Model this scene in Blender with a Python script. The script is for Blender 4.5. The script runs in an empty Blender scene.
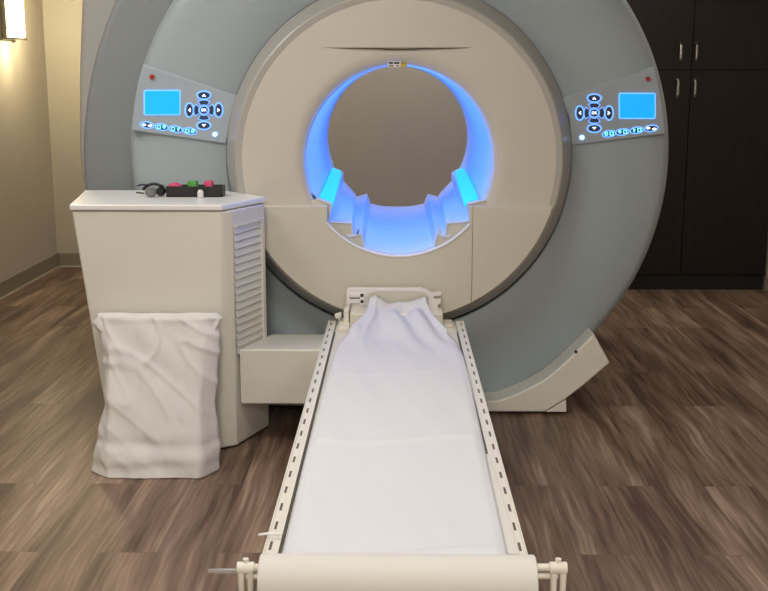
import bpy, bmesh, random
from math import *
from mathutils import Vector, noise, Matrix

random.seed(4)
S = bpy.context.scene
C = S.collection

# ------------------------------------------------------------------ camera
FPX = 1080.0; EYE = 1.4; CX = 384.0; CY = 295.5
PITCH = atan((CY - 80) / FPX)
YAW = atan((397 - CX) / FPX * cos(PITCH))
_r = Vector((cos(YAW), sin(YAW), 0))
_f = Vector((-sin(YAW) * cos(PITCH), cos(YAW) * cos(PITCH), -sin(PITCH)))
_u = _r.cross(_f)

def ray(px, py): return _f + _r * ((px - CX) / FPX) + _u * ((CY - py) / FPX)
def at(px, py, Y):
    d = ray(px, py); t = Y / d.y
    return Vector((d.x * t, Y, EYE + d.z * t))
def fl(px, py, z=0.0):
    d = ray(px, py); t = (z - EYE) / d.z
    return Vector((d.x * t, d.y * t, z))

def proj(p):
    v = Vector(p) - Vector((0, 0, EYE)); d = v.dot(_f)
    return CX + FPX * v.dot(_r) / d, CY - FPX * v.dot(_u) / d

cd = bpy.data.cameras.new('camera'); cam = bpy.data.objects.new('camera', cd); C.objects.link(cam)
cd.sensor_fit = 'HORIZONTAL'; cd.sensor_width = 36.0; cd.lens = FPX * 36.0 / 768.0
cam.location = (0, 0, EYE)
cam.rotation_euler = Matrix((_r, _u, -_f)).transposed().to_euler()
cd.clip_start = 0.05
S.camera = cam

# ------------------------------------------------------------------ materials
def lin(c): return tuple((x / 12.92 if x <= 0.04045 else ((x + 0.055) / 1.055) ** 2.4) for x in [v / 255 for v in c])
def mat(name, rgb, rough=0.5, metal=0.0, bump=0.0, bscale=200, var=0.0, vscale=3.0, spec=0.5, coat=0.0, stretch=None, aniso=None):
    m = bpy.data.materials.new(name); m.use_nodes = True
    nt = m.node_tree; b = nt.nodes['Principled BSDF']
    c = lin(rgb)
    b.inputs['Base Color'].default_value = (*c, 1)
    b.inputs['Roughness'].default_value = rough
    b.inputs['Metallic'].default_value = metal
    b.inputs['Specular IOR Level'].default_value = spec
    b.inputs['Coat Weight'].default_value = coat
    tc = nt.nodes.new('ShaderNodeTexCoord')
    mp = nt.nodes.new('ShaderNodeMapping'); nt.links.new(tc.outputs['Object'], mp.inputs[0])
    if stretch: mp.inputs['Scale'].default_value = stretch
    n = nt.nodes.new('ShaderNodeTexNoise'); n.inputs['Scale'].default_value = vscale; n.inputs['Detail'].default_value = 5
    nt.links.new(mp.outputs[0], n.inputs['Vector'])
    if var > 0:
        r = nt.nodes.new('ShaderNodeValToRGB')
        r.color_ramp.elements[0].position = .3; r.color_ramp.elements[1].position = .7
        r.color_ramp.elements[0].color = (*[x * (1 - var) for x in c], 1)
        r.color_ramp.elements[1].color = (*[min(1, x * (1 + var)) for x in c], 1)
        nt.links.new(n.outputs[0], r.inputs[0]); nt.links.new(r.outputs[0], b.inputs['Base Color'])
    if bump > 0:
        n2 = nt.nodes.new('ShaderNodeTexNoise'); n2.inputs['Scale'].default_value = bscale; n2.inputs['Detail'].default_value = 3
        nt.links.new(mp.outputs[0], n2.inputs['Vector'])
        bp = nt.nodes.new('ShaderNodeBump'); bp.inputs['Strength'].default_value = bump; bp.inputs['Distance'].default_value = .002
        nt.links.new(n2.outputs[0], bp.inputs['Height']); nt.links.new(bp.outputs[0], b.inputs['Normal'])
    return m
def emit(name, rgb, s):
    m = bpy.data.materials.new(name); m.use_nodes = True
    nt = m.node_tree; b = nt.nodes['Principled BSDF']
    c = lin(rgb)
    b.inputs['Base Color'].default_value = (*c, 1)
    b.inputs['Emission Color'].default_value = (*c, 1)
    b.inputs['Emission Strength'].default_value = s
    return m

M = {}
M['shell'] = mat('silver_grey_shell', (156, 167, 173), .38, var=.02, bump=.03, bscale=500)
M['side'] = mat('mid_grey_side_shell', (130, 136, 139), .42, var=.02)
M['rear'] = mat('pale_grey_rear_shell', (184, 183, 180), .5, var=.02)
M['face'] = mat('cream_plastic', (196, 190, 181), .36, var=.015, bump=.02, bscale=600)
M['cover'] = mat('pale_cream_cover', (200, 195, 182), .36, var=.015, bump=.02, bscale=600)
M['trim'] = mat('grey_trim', (166, 164, 158), .35)
M['gap'] = mat('dark_gap', (30, 30, 30), .7)
M['liner'] = mat('white_bore_liner', (205, 214, 232), .5, spec=.25)
M['panel'] = mat('panel_grey', (160, 171, 182), .35, var=.02)
M['cab'] = mat('white_cabinet_paint', (216, 213, 204), .4, var=.012)
M['cabtop'] = mat('white_cabinet_top', (228, 227, 226), .28, var=.01)
M['table'] = mat('ivory_table_shell', (222, 216, 202), .4, var=.02)
M['rail'] = mat('ivory_rail', (222, 217, 206), .4)
M['slot'] = mat('slot_dark', (92, 84, 74), .7)
M['sheet'] = mat('white_sheet', (214, 213, 218), .85, bump=.12, bscale=900, spec=.2)
M['paper'] = mat('white_paper', (212, 209, 205), .8, bump=.05, bscale=300, spec=.2)
M['cloth'] = mat('white_cotton', (210, 207, 206), .9, bump=.15, bscale=900, spec=.15)
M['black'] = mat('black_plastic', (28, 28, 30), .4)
M['greyp'] = mat('grey_plastic', (120, 122, 122), .3, metal=.3)
M['pink'] = mat('pink_plastic', (205, 60, 110), .4)
M['green'] = mat('green_plastic', (70, 150, 60), .4)
M['whitep'] = mat('white_plastic', (225, 222, 222), .35)
M['steel'] = mat('brushed_steel', (190, 188, 184), .28, metal=1.0)
M['dimsteel'] = mat('bronze_grey_metal', (110, 106, 98), .4, metal=.8)
M['wall'] = mat('beige_wall_paint', (186, 176, 158), .75, var=.02, bump=.15, bscale=260)
M['wallb'] = mat('beige_back_wall_paint', (182, 174, 158), .75, var=.02, bump=.15, bscale=260)
M['ceil'] = mat('ceiling_white', (205, 200, 190), .9, bump=.1)
M['base'] = mat('taupe_baseboard', (138, 128, 112), .5)
M['caulk'] = mat('pale_caulk', (196, 188, 172), .6)
M['wood'] = mat('espresso_laminate', (30, 23, 20), .42, spec=.35, var=.28, vscale=5, stretch=(14, 14, .9), bump=.08, bscale=40)
M['kick'] = mat('black_kick', (16, 14, 13), .6)
M['red'] = mat('red_button', (170, 30, 30), .35)
M['gold'] = mat('gold_sticker', (190, 160, 60), .5)
M['lens'] = emit('sconce_glass', (255, 244, 205), 11.0)
M['screen'] = emit('display_blue', (0, 142, 222), 1.1)
M['halo'] = emit('button_backlight', (100, 160, 250), 1.3)
M['glyph'] = emit('glyph_light', (215, 235, 255), 2.2)
M['glyphc'] = emit('glyph_cyan', (110, 220, 255), 1.8)
M['led'] = emit('cyan_led_diffuser', (20, 178, 228), 1.0)
M['cap'] = mat('button_cap', (52, 58, 84), .4)
M['tube'] = mat('clear_grey_tube', (190, 185, 182), .15)
M['tube'].node_tree.nodes['Principled BSDF'].inputs['Transmission Weight'].default_value = .55
M['troffer'] = emit('lamp_panel', (255, 240, 218), 5.0)

def floor_mat():
    m = bpy.data.materials.new('vinyl_wood_planks'); m.use_nodes = True
    nt = m.node_tree; b = nt.nodes['Principled BSDF']; L = nt.links.new
    tc = nt.nodes.new('ShaderNodeTexCoord')
    rot = nt.nodes.new('ShaderNodeMapping'); rot.inputs['Rotation'].default_value = (0, 0, radians(90))
    L(tc.outputs['Object'], rot.inputs[0])
    br = nt.nodes.new('ShaderNodeTexBrick')
    br.offset = .37; br.inputs['Scale'].default_value = 1.0
    br.inputs['Brick Width'].default_value = 1.52; br.inputs['Row Height'].default_value = .18
    br.inputs['Mortar Size'].default_value = .0012; br.inputs['Mortar Smooth'].default_value = .1
    br.inputs['Color1'].default_value = (0, 0, 0, 1); br.inputs['Color2'].default_value = (1, 1, 1, 1)
    br.inputs['Mortar'].default_value = (.5, .5, .5, 1)
    L(rot.outputs[0], br.inputs['Vector'])
    # per-plank offset
    comb = nt.nodes.new('ShaderNodeVectorMath'); comb.operation = 'SCALE'; comb.inputs['Scale'].default_value = 7.3
    L(br.outputs['Color'], comb.inputs[0])
    add = nt.nodes.new('ShaderNodeVectorMath'); add.operation = 'ADD'
    L(tc.outputs['Object'], add.inputs[0]); L(comb.outputs[0], add.inputs[1])
    # bending of the grain
    wn = nt.nodes.new('ShaderNodeTexNoise'); wn.inputs['Scale'].default_value = 1.0; wn.inputs['Detail'].default_value = 2
    ms = nt.nodes.new('ShaderNodeMapping'); ms.inputs['Scale'].default_value = (2.6, 1.3, 1)
    L(add.outputs[0], ms.inputs[0]); L(ms.outputs[0], wn.inputs['Vector'])
    sc = nt.nodes.new('ShaderNodeVectorMath'); sc.operation = 'MULTIPLY'; sc.inputs[1].default_value = (.085, 0, 0)
    L(wn.outputs['Color'], sc.inputs[0])
    add2 = nt.nodes.new('ShaderNodeVectorMath'); add2.operation = 'ADD'
    L(add.outputs[0], add2.inputs[0]); L(sc.outputs[0], add2.inputs[1])
    mg = nt.nodes.new('ShaderNodeMapping'); mg.inputs['Scale'].default_value = (10, .9, 1)
    L(add2.outputs[0], mg.inputs[0])
    g = nt.nodes.new('ShaderNodeTexNoise'); g.inputs['Scale'].default_value = 1; g.inputs['Detail'].default_value = 6; g.inputs['Roughness'].default_value = .55
    L(mg.outputs[0], g.inputs['Vector'])
    mg2 = nt.nodes.new('ShaderNodeMapping'); mg2.inputs['Scale'].default_value = (75, 2.6, 1)
    L(add2.outputs[0], mg2.inputs[0])
    g2 = nt.nodes.new('ShaderNodeTexNoise'); g2.inputs['Scale'].default_value = 1; g2.inputs['Detail'].default_value = 3
    L(mg2.outputs[0], g2.inputs['Vector'])
    mx = nt.nodes.new('ShaderNodeMix'); mx.data_type = 'FLOAT'; mx.inputs[0].default_value = .35
    L(g.outputs[0], mx.inputs[2]); L(g2.outputs[0], mx.inputs[3])
    rp = nt.nodes.new('ShaderNodeValToRGB'); e = rp.color_ramp.elements
    e[0].position = .38; e[0].color = (*lin((78, 59, 48)), 1)
    e[1].position = .64; e[1].color = (*lin((160, 136, 118)), 1)
    x = e.new(.46); x.color = (*lin((106, 84, 70)), 1)
    x = e.new(.55); x.color = (*lin((130, 107, 91)), 1)
    L(mx.outputs[0], rp.inputs[0])
    hs = nt.nodes.new('ShaderNodeHueSaturation')
    mr = nt.nodes.new('ShaderNodeMapRange'); mr.inputs[3].default_value = .95; mr.inputs[4].default_value = 1.04
    L(br.outputs['Color'], mr.inputs[0]); L(mr.outputs[0], hs.inputs['Value']); L(rp.outputs[0], hs.inputs['Color'])
    mm = nt.nodes.new('ShaderNodeMix'); mm.data_type = 'RGBA'; mm.inputs[7].default_value = (*lin((98, 80, 68)), 1)
    L(br.outputs['Fac'], mm.inputs[0]); L(hs.outputs[0], mm.inputs[6])
    L(mm.outputs[2], b.inputs['Base Color'])
    b.inputs['Roughness'].default_value = .42
    b.inputs['Specular IOR Level'].default_value = .35
    bp = nt.nodes.new('ShaderNodeBump'); bp.inputs['Strength'].default_value = .25; bp.inputs['Distance'].default_value = .002
    L(mx.outputs[0], bp.inputs['Height']); L(bp.outputs[0], b.inputs['Normal'])
    return m
M['floor'] = floor_mat()

# ------------------------------------------------------------------ mesh helpers
def finish(name, bm, mats, parent=None, smooth=40, bevel=0.0, seg=2):
    if not isinstance(mats, (list, tuple)): mats = [mats]
    bmesh.ops.recalc_face_normals(bm, faces=bm.faces)
    me = bpy.data.meshes.new(name); bm.to_mesh(me); bm.free()
    for m in mats: me.materials.append(M[m])
    o = bpy.data.objects.new(name, me); C.objects.link(o)
    if smooth:
        me.shade_smooth() if hasattr(me, 'shade_smooth') else None
        me.set_sharp_from_angle(angle=radians(smooth))
    if bevel:
        bv = o.modifiers.new('bevel', 'BEVEL'); bv.width = bevel; bv.segments = seg; bv.limit_method = 'ANGLE'; bv.angle_limit = radians(35)
        bv.harden_normals = False
    if parent is not None:
        o.parent = parent; o.matrix_parent_inverse = Matrix.Translation(-world_loc(parent))
    return o
def world_loc(o):
    v = Vector((0, 0, 0))
    while o is not None:
        v += Vector(o.location) + (o.matrix_parent_inverse.translation if o.parent else Vector((0, 0, 0)))
        o = o.parent
    return v
def box(bm, x0, x1, y0, y1, z0, z1, mi=0, rot=None):
    vs = [bm.verts.new((x, y, z)) for z in (z0, z1) for y in (y0, y1) for x in (x0, x1)]
    for q in ((0, 1, 3, 2), (4, 5, 7, 6), (0, 1, 5, 4), (2, 3, 7, 6), (0, 2, 6, 4), (1, 3, 7, 5)):
        f = bm.faces.new([vs[i] for i in q]); f.material_index = mi
    return vs
def prism(bm, pts, vec, mi=0):
    """closed polygon of 3-D points swept by vec"""
    a = [bm.verts.new(p) for p in pts]; b = [bm.verts.new(Vector(p) + Vector(vec)) for p in pts]
    f = bm.faces.new(a); f.material_index = mi
    f = bm.faces.new(b[::-1]); f.material_index = mi
    n = len(a)
    for i in range(n):
        f = bm.faces.new([a[i], a[(i + 1) % n], b[(i + 1) % n], b[i]]); f.material_index = mi
def lathe_y(bm, prof, cx, cz, n=128, a0=0.0, a1=2 * pi, mi=0, closed=False):
    """prof: (r, y) list turned about an axis along y"""
    full = abs((a1 - a0) - 2 * pi) < 1e-6
    cols = []
    for i in range(n if full else n + 1):
        a = a0 + (a1 - a0) * i / n
        cols.append([bm.verts.new((cx + r * cos(a), y, cz + r * sin(a))) for r, y in prof])
    m = len(cols); k = len(prof)
    for i in range(m if full else m - 1):
        A = cols[i]; B = cols[(i + 1) % m]
        for j in range(k if closed else k - 1):
            f = bm.faces.new([A[j], A[(j + 1) % k], B[(j + 1) % k], B[j]]); f.material_index = mi
def tube(bm, pts, r, n=10, mi=0, cap=True):
    pts = [Vector(p) for p in pts]; rings = []
    rs = r if isinstance(r, (list, tuple)) else [r] * len(pts)
    for i, p in enumerate(pts):
        t = (pts[min(i + 1, len(pts) - 1)] - pts[max(i - 1, 0)]).normalized()
        ref = Vector((0, 0, 1)) if abs(t.z) < .9 else Vector((1, 0, 0))
        u = t.cross(ref).normalized(); v = t.cross(u)
        rings.append([bm.verts.new(p + (u * cos(2 * pi * k / n) + v * sin(2 * pi * k / n)) * rs[i]) for k in range(n)])
    for a, b in zip(rings, rings[1:]):
        for k in range(n):
            f = bm.faces.new([a[k], a[(k + 1) % n], b[(k + 1) % n], b[k]]); f.material_index = mi
    if cap:
        for q in (rings[0], rings[-1]):
            f = bm.faces.new(q); f.material_index = mi
def empty(name, loc, label, cat, group=None):
    o = bpy.data.objects.new(name, None); C.objects.link(o); o.location = loc; o.empty_display_size = .1
    o['label'] = label; o['category'] = cat
    if group: o['group'] = group
    return o
def tag(o, label, cat, group=None):
    o['label'] = label; o['category'] = cat
    if group: o['group'] = group
    return o
def struct(o): o['kind'] = 'structure'; return o

# ------------------------------------------------------------------ the room
_c = fl(58, 266.5)
XL, XR, YB, YF, HT = _c.x, 2.80, _c.y, -2.2, 2.75
bm = bmesh.new(); box(bm, XL - .1, XR + .1, YF - .1, YB + .1, -.1, 0); struct(finish('floor', bm, 'floor', smooth=0))
bm = bmesh.new(); box(bm, XL - .1, XR + .1, YF - .1, YB + .1, HT, HT + .1); struct(finish('ceiling', bm, 'ceil', smooth=0))
bm = bmesh.new(); box(bm, XL - .1, XL, YF, YB, 0, HT); struct(finish('wall_left', bm, 'wall', smooth=0))
bm = bmesh.new(); box(bm, XR, XR + .1, YF, YB, 0, HT); struct(finish('wall_right', bm, 'wall', smooth=0))
bm = bmesh.new(); box(bm, XL - .1, XR + .1, YB, YB + .1, 0, HT); struct(finish('wall_back', bm, 'wallb', smooth=0))
bm = bmesh.new(); box(bm, XL - .1, XR + .1, YF - .1, YF, 0, HT); struct(finish('wall_front', bm, 'wall', smooth=0))
bm = bmesh.new(); box(bm, XL, XL + .012, YF, YB, .006, .105); box(bm, XL, XL + .016, YF, YB, 0, .008, 1)
struct(finish('baseboard_left', bm, ['base', 'caulk'], smooth=0))
bm = bmesh.new(); box(bm, XL + .016, 1.6, YB - .012, YB, .006, .105); box(bm, XL + .016, 1.6, YB - .016, YB, 0, .008, 1)
struct(finish('baseboard_back', bm, ['base', 'caulk'], smooth=0))

# short wall return that closes the cabinet's right side
YC = fl(700, 290).y
xr = fl(764, 290).x + .006
bm = bmesh.new(); box(bm, xr, XR, YC - .03, YC + .12, 0, HT)
struct(finish('wall_return', bm, 'wall', smooth=0))
bm = bmesh.new(); box(bm, xr, XR, YC - .043, YC - .03, .0, .1)
struct(finish('baseboard_right', bm, 'base', smooth=0))

# ceiling lamp panels, some of them added as fill
def troffer(x, y, w, d, e, label):
    t = empty('ceiling_light', (x, y, HT), label, 'ceiling light', 'ceiling light panels')
    b = bmesh.new(); box(b, x - w / 2, x + w / 2, y - d / 2, y + d / 2, HT - .012, HT - .004); finish('diffuser', b, 'whitep', t, 0)
    b = bmesh.new()
    for a in ((x - w / 2 - .03, x - w / 2, y - d / 2 - .03, y + d / 2 + .03), (x + w / 2, x + w / 2 + .03, y - d / 2 - .03, y + d / 2 + .03),
              (x - w / 2, x + w / 2, y - d / 2 - .03, y - d / 2), (x - w / 2, x + w / 2, y + d / 2, y + d / 2 + .03)):
        box(b, *a, HT - .02, HT)
    finish('frame', b, 'whitep', t, 0)
    l = bpy.data.lights.new('lamp', 'AREA'); l.shape = 'RECTANGLE'; l.size = w; l.size_y = d; l.energy = e; l.color = (1, .965, .90)
    lo = bpy.data.objects.new('lamp', l); C.objects.link(lo); lo.location = (x, y, HT - .03)
    return t
troffer(-.3, -1.55, .6, 1.2, 100, 'added fill light panel out of view behind the camera')  # unseen fill panel, added to brighten surfaces facing the camera
troffer(.1, 7.3, .6, 1.0, 16, 'added fill light panel brightening the wall behind the scanner')  # added fill, keeps the back wall lit behind the bore
troffer(-.5, 2.5, .6, 1.2, 27, 'ceiling light panel above the near end of the table')
troffer(1.7, .6, .6, 1.2, 30, 'ceiling light panel near the front right of the room')
troffer(-1.75, 3.6, .5, .9, 22, 'ceiling light panel left of the scanner')
troffer(1.75, 5.4, .5, .9, 14, 'ceiling light panel in front of the dark cabinet')

# wall sconce
Ys0, Ys1 = 7.20, 7.40
t = empty('wall_sconce', (XL, (Ys0 + Ys1) / 2, 1.7), 'glowing white wall sconce with a metal frame high on the left wall', 'wall lamp')
zb = 1.672
pr = .11
b = bmesh.new(); box(b, XL, XL + .02, Ys0 - .01, Ys1 + .01, zb - .02, 2.2); finish('back_plate', b, 'dimsteel', t, 0)
b = bmesh.new(); box(b, XL + .02, XL + pr, Ys0 + .01, Ys1 - .01, zb + .005, 2.18); finish('shade', b, 'lens', t, 0, .01)
b = bmesh.new()
for yy in (Ys0, Ys1 - .012): box(b, XL + .02, XL + .05, yy, yy + .012, zb, 2.18)
box(b, XL + .02, XL + pr + .006, Ys0, Ys1, zb - .012, zb)
box(b, XL + .02, XL + pr + .006, Ys0 - .002, Ys0 + .006, zb + .058, zb + .066)
box(b, XL + pr, XL + pr + .006, Ys0, Ys1, zb + .058, zb + .066)
finish('frame', b, 'dimsteel', t, 0)
b = bmesh.new(); tube(b, [(XL + .06, (Ys0 + Ys1) / 2, zb - .03), (XL + .06, (Ys0 + Ys1) / 2, zb - .01)], .012); finish('finial', b, 'dimsteel', t)
def plight(name, loc, e, col, r=.03):
    l = bpy.data.lights.new(name, 'POINT'); l.energy = e; l.color = col; l.shadow_soft_size = r
    o = bpy.data.objects.new(name, l); C.objects.link(o); o.location = loc; return o
plight('sconce_lamp', (XL + .14, (Ys0 + Ys1) / 2, zb - .08), 4.5, (1, .86, .55), .05)
plight('sconce_lamp', (XL + .22, (Ys0 + Ys1) / 2, zb + .2), 18.0, (1, .86, .55), .05)

# ------------------------------------------------------------------ tall dark cabinet
cx0 = fl(612, 290).x; cx1 = xr - .006; gx = at(684.5, 200, YC).x
cx0 = gx - (cx1 - gx)
zs = at(700, 70, YC).z
cab = empty('storage_cabinet', ((cx0 + cx1) / 2, YC + .3, 0), 'tall espresso brown storage cabinet with four doors on the right', 'cabinet')
b = bmesh.new(); box(b, cx0, cx1, YC + .022, YC + .6, .10, HT - .02); finish('body', b, 'wood', cab, 0)
b = bmesh.new(); box(b, cx0 + .01, cx1 - .01, YC + .02, YC + .58, 0, .10); finish('kick_plate', b, 'kick', cab, 0)
def door(x0, x1, z0, z1, hx, hz0, hz1):
    b = bmesh.new(); box(b, x0, x1, YC, YC + .02, z0, z1); d = finish('door', b, 'wood', cab, 0, .002)
    b = bmesh.new(); pts = [(hx, YC + .001, hz0)]
    for k in range(9):
        a = pi * k / 8; pts.append((hx, YC - .030 * min(1, sin(a) * 1.8), hz0 + (hz1 - hz0) * (1 - cos(a)) / 2))
    tube(b, pts[1:], .009, 10); h = finish('handle', b, 'steel', d)
    h['label'] = 'curved brushed steel pull'
g = .002
for (x0, x1, s) in ((cx0 + g, gx - g, -1), (gx + g, cx1 - g, 1)):
    hx = at(680 if s < 0 else 695.5, 52, YC).x
    door(x0, x1, zs + g, HT - .03, hx, at(690, 61, YC).z, at(690, 43, YC).z)
    hx = at(677 if s < 0 else 694, 88, YC).x
    door(x0, x1, .105, zs - g, hx, at(690, 97, YC).z, at(690, 79, YC).z)

# ------------------------------------------------------------------ the scanner
YU = 4.36                       # upper front cover plane
ctr = at(399.5, 161.5, YU); X0, ZC = .008, ctr.z
def R_(px, Y): return at(399 + px, 158, Y).x - at(399, 158, Y).x
mri = empty('mri_scanner', (0, 5.0, 0), 'large grey and cream MRI scanner with a glowing blue bore', 'medical scanner')
YR = 4.54                       # ring plane
RO = R_(270.5, YR + .08)
ZR = at(397, 160, YR + .06).z
RI = R_(172, YR)
def clip_floor(bm, z=.004):
    geom = bm.verts[:] + bm.edges[:] + bm.faces[:]
    r = bmesh.ops.bisect_plane(bm, geom=geom, plane_co=(0, 0, z), plane_no=(0, 0, -1), clear_outer=True)
    bmesh.ops.holes_fill(bm, edges=[e for e in bm.edges if e.is_boundary and all(abs(v.co.z - z) < 1e-4 for v in e.verts)])
# ring housing
b = bmesh.new()
prof = [(RI - .06, YR + .05), (RI + .004, YR + .05), (RI + .004, YR + .004), (RI + .01, YR), (RO - .16, YR), (RO - .10, YR + .004), (RO - .062, YR + .014)]
for k in range(1, 9):
    a = pi / 2 * k / 8; prof.append((RO - .06 + .06 * sin(a), YR + .016 + .10 * (1 - cos(a))))
prof += [(RO, YR + .3), (RO - .03, YR + .55), (RI - .06, YR + .55)]
lathe_y(b, prof, X0, ZR, 160, closed=True); clip_floor(b)
finish('ring_housing', b, 'shell', mri, 35)
# trim ring between housing and face
RT = R_(173, YR - .03); RF = R_(162.5, YU)
b = bmesh.new()
lathe_y(b, [(RF - .02, YU + .0), (RF + .003, YU - .002), (RF + .010, YU + .003), (RT - .008, YR - .035), (RT, YR - .02), (RT, YR + .04), (RF - .02, YR + .04)], X0, ZC, 160, closed=True)
finish('trim_ring', b, 'trim', mri, 35)
b = bmesh.new()
lathe_y(b, [(RT - .004, YR - .004), (RT + .003, YR - .004), (RT + .003, YR + .02), (RT - .004, YR + .02)], X0, ZC, 160, closed=True)
finish('seam', b, 'gap', mri, 35)

# upper front cover with flared mouth, finger scoop cut in
RB = R_(94.5, YU)
b = bmesh.new()
prof = [(RF, YU + .05), (RF, YU + .006), (RF - .006, YU)]
for k in range(1, 5): prof.append((RF - .006 - (RF - .006 - RB - .055) * k / 4, YU))
for k in range(1, 9):
    a = pi / 2 * k / 8; prof.append((RB + .055 - .055 * sin(a), YU + .03 * (1 - cos(a))))
prof += [(RB, YU + .12), (RB + .03, YU + .12)]
lathe_y(b, prof, X0, ZC, 192, closed=False)
# close back
up = finish('front_cover', b, 'face', mri, 35)
# boolean cutter
zl = at(398, 47.5, YU).z; hw = .31; hd = at(398, 47.5, YU).z - at(398, 54, YU).z
c = bmesh.new(); N = 24; rows = []
for i in range(N + 1):
    x = -hw + 2 * hw * i / N; s = max(1e-3, 1 - (x / hw) ** 2)
    rows.append([c.verts.new((X0 + x, YU - .01, zl)), c.verts.new((X0 + x, YU + .028 * s, zl)), c.verts.new((X0 + x, YU - .01, zl - hd * s * 1.3))])
for A, B in zip(rows, rows[1:]):
    for j in range(3): c.faces.new([A[j], A[(j + 1) % 3], B[(j + 1) % 3], B[j]])
c.faces.new(rows[0]); c.faces.new(rows[-1][::-1])
cut = finish('cutter', c, 'face', None, 0)
so = up.modifiers.new('s', 'SOLIDIFY'); so.thickness = .035; so.offset = -1
bo = up.modifiers.new('b', 'BOOLEAN'); bo.object = cut; bo.operation = 'DIFFERENCE'; bo.solver = 'EXACT'
bpy.context.view_layer.update()
dg = bpy.context.evaluated_depsgraph_get()
me = bpy.data.meshes.new_from_object(up.evaluated_get(dg)); up.modifiers.clear(); up.data = me
me.set_sharp_from_angle(angle=radians(25))
bpy.data.objects.remove(cut)
p0 = at(383, 47, YU); p1 = at(418, 49, YU)
b = bmesh.new(); box(b, p0.x, p1.x, YU + .006, YU + .02, p1.z, p0.z); finish('finger_slot', b, 'dimsteel', mri, 0)
# sticker over the mouth
b = bmesh.new()
def pbox(b, x0, y0, x1, y1, Y, th, mi):
    a = at(x0, y0, Y); c2 = at(x1, y1, Y); box(b, a.x, c2.x, Y, Y + th, c2.z, a.z, mi)
pbox(b, 388, 61.5, 400.5, 67, YU - .0015, .002, 0); pbox(b, 388.8, 62, 393.2, 64, YU - .002, .002, 1); pbox(b, 394, 62, 399.4, 64, YU - .002, .002, 1)
pbox(b, 388.8, 65, 393.5, 66.4, YU - .002, .002, 3); pbox(b, 396, 65.2, 399.4, 66.4, YU - .002, .002, 3); pbox(b, 400.5, 61.5, 406.8, 67, YU - .0015, .002, 2)
pbox(b, 401, 62.6, 406, 63.6, YU - .002, .002, 3)
finish('sticker', b, ['whitep', 'black', 'gold', 'dimsteel'], mri, 0)

# lower front covers, standing a little proud
YL = YU - .045
RFo = R_(162, YL) ; RBl = R_(95, YL)
def zrel(py, Y): return at(399, py, Y).z
ztop = zrel(206.5, YL)
def arc(r, a0, a1, n): return [(X0 + r * cos(a0 + (a1 - a0) * i / n), ZC + r * sin(a0 + (a1 - a0) * i / n)) for i in range(n + 1)]
def a_at_z(r, z): return asin((z - ZC) / r)
def a_at_x(r, x): return acos((x - X0) / r)
xl_n = at(327, 210, YL).x; xr_n = at(469.5, 210, YL).x; xs = at(473, 210, YL).x
aL = -pi - a_at_z(RFo, ztop)
xsr = xs
# left + centre cover
pts = [(X0 + RFo * cos(aL), ztop)]
pts += arc(RFo, aL, -a_at_x(RFo, xsr), 60)[1:]
pts += [(xsr, ztop), (xr_n, ztop)]
aR = -a_at_x(RBl, xr_n); aLn = -a_at_x(RBl, xl_n)
pts += arc(RBl, aR, aLn, 40)
pts += [(xl_n, ztop)]
b = bmesh.new(); prism(b, [(x, YL, z) for x, z in pts], (0, .06, 0))
finish('lower_cover', b, 'cover', mri, 30, .003, 3)
pts = [(xsr + .0008, ztop)] + [(xsr + .0008, ZC + RFo * sin(-a_at_x(RFo, xsr + .0008)))] + arc(RFo, -a_at_x(RFo, xsr + .0008), a_at_z(RFo, ztop), 40)[1:]
b = bmesh.new(); prism(b, [(x, YL + .001, z) for x, z in pts], (0, .056, 0))
finish('lower_cover', b, 'cover', mri, 30, .003, 3)

# bore: inner liner lofted from front profile to back profile
YBK = 6.42
for _ in range(30):             # where the back mouth stands so that it keeps the bore's height
    z = at(397, 137, YBK).z
    YBK += (z - ZC) * 3
sF = R_(1, YU); 
def prof_front():
    P = []
    c0 = (399.5, 160.0)
    def add(x, y, Y=YU): v = at(x, y, Y); P.append(v)
    a1 = 208
    n = 44
    for i in range(n + 1):      # from right notch over the top to left notch
        a = radians(-28 + (236) * i / n); P.append(Vector((X0 + RB * cos(a), YU, ZC + RB * sin(a))))
    return P
def half_profile(pts, cx):
    return pts
F_half = [(331.5, 205), (328, 222), (352, 222.5), (353, 234), (362, 234), (364, 247), (376, 251.5), (388, 253.5)]
B_half = [(343.5, 172.5), (343.8, 181), (354, 192), (357, 196.5), (367, 193.5), (371, 203.5), (380, 205.5), (388, 206.3)]
F_ledge = [(317, 198), (331.5, 203.5)]
B_ledge = [(334.5, 168.5), (341, 170.5)]
def build(half, ledge, cxp, cyp, Rpx, Y):
    out = []
    L = ledge + half
    Lw = [at(x, y, Y) for x, y in L]
    cxw = at(cxp, cyp, Y).x; czw = at(cxp, cyp, Y).z; Rw = at(cxp + Rpx, cyp, Y).x - cxw
    Lw = [Vector((cxw - abs(p.x - cxw), Y, p.z)) for p in Lw]
    start = atan2(Lw[0].z - czw, Lw[0].x - cxw) % (2 * pi)
    a_end = pi - start  # mirrored
    n = 48
    arcp = [Vector((cxw + Rw * cos(a_end + (start - a_end) * i / n), Y, czw + Rw * sin(a_end + (start - a_end) * i / n))) for i in range(n + 1)]
    pts = arcp[:-1] + Lw
    pts += [Vector((cxw, Y, Lw[-1].z - .001))]
    pts += [Vector((2 * cxw - p.x, Y, p.z)) for p in reversed(Lw)][:-1]
    return pts
PF = build(F_half, F_ledge, 399.5, 161.5, 94.3, YU + .03)
_rm = R_(94.3, YU + .03)
for p in PF:
    q_ = Vector((p.x - X0, 0, p.z - ZC))
    if q_.length > _rm - .004 and p.z < ZC - .2:
        q_ *= (_rm - .004) / q_.length; p.x = X0 + q_.x; p.z = ZC + q_.z
PB = build(B_half, B_ledge, 397.5, 137, 69.5, YBK)
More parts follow.
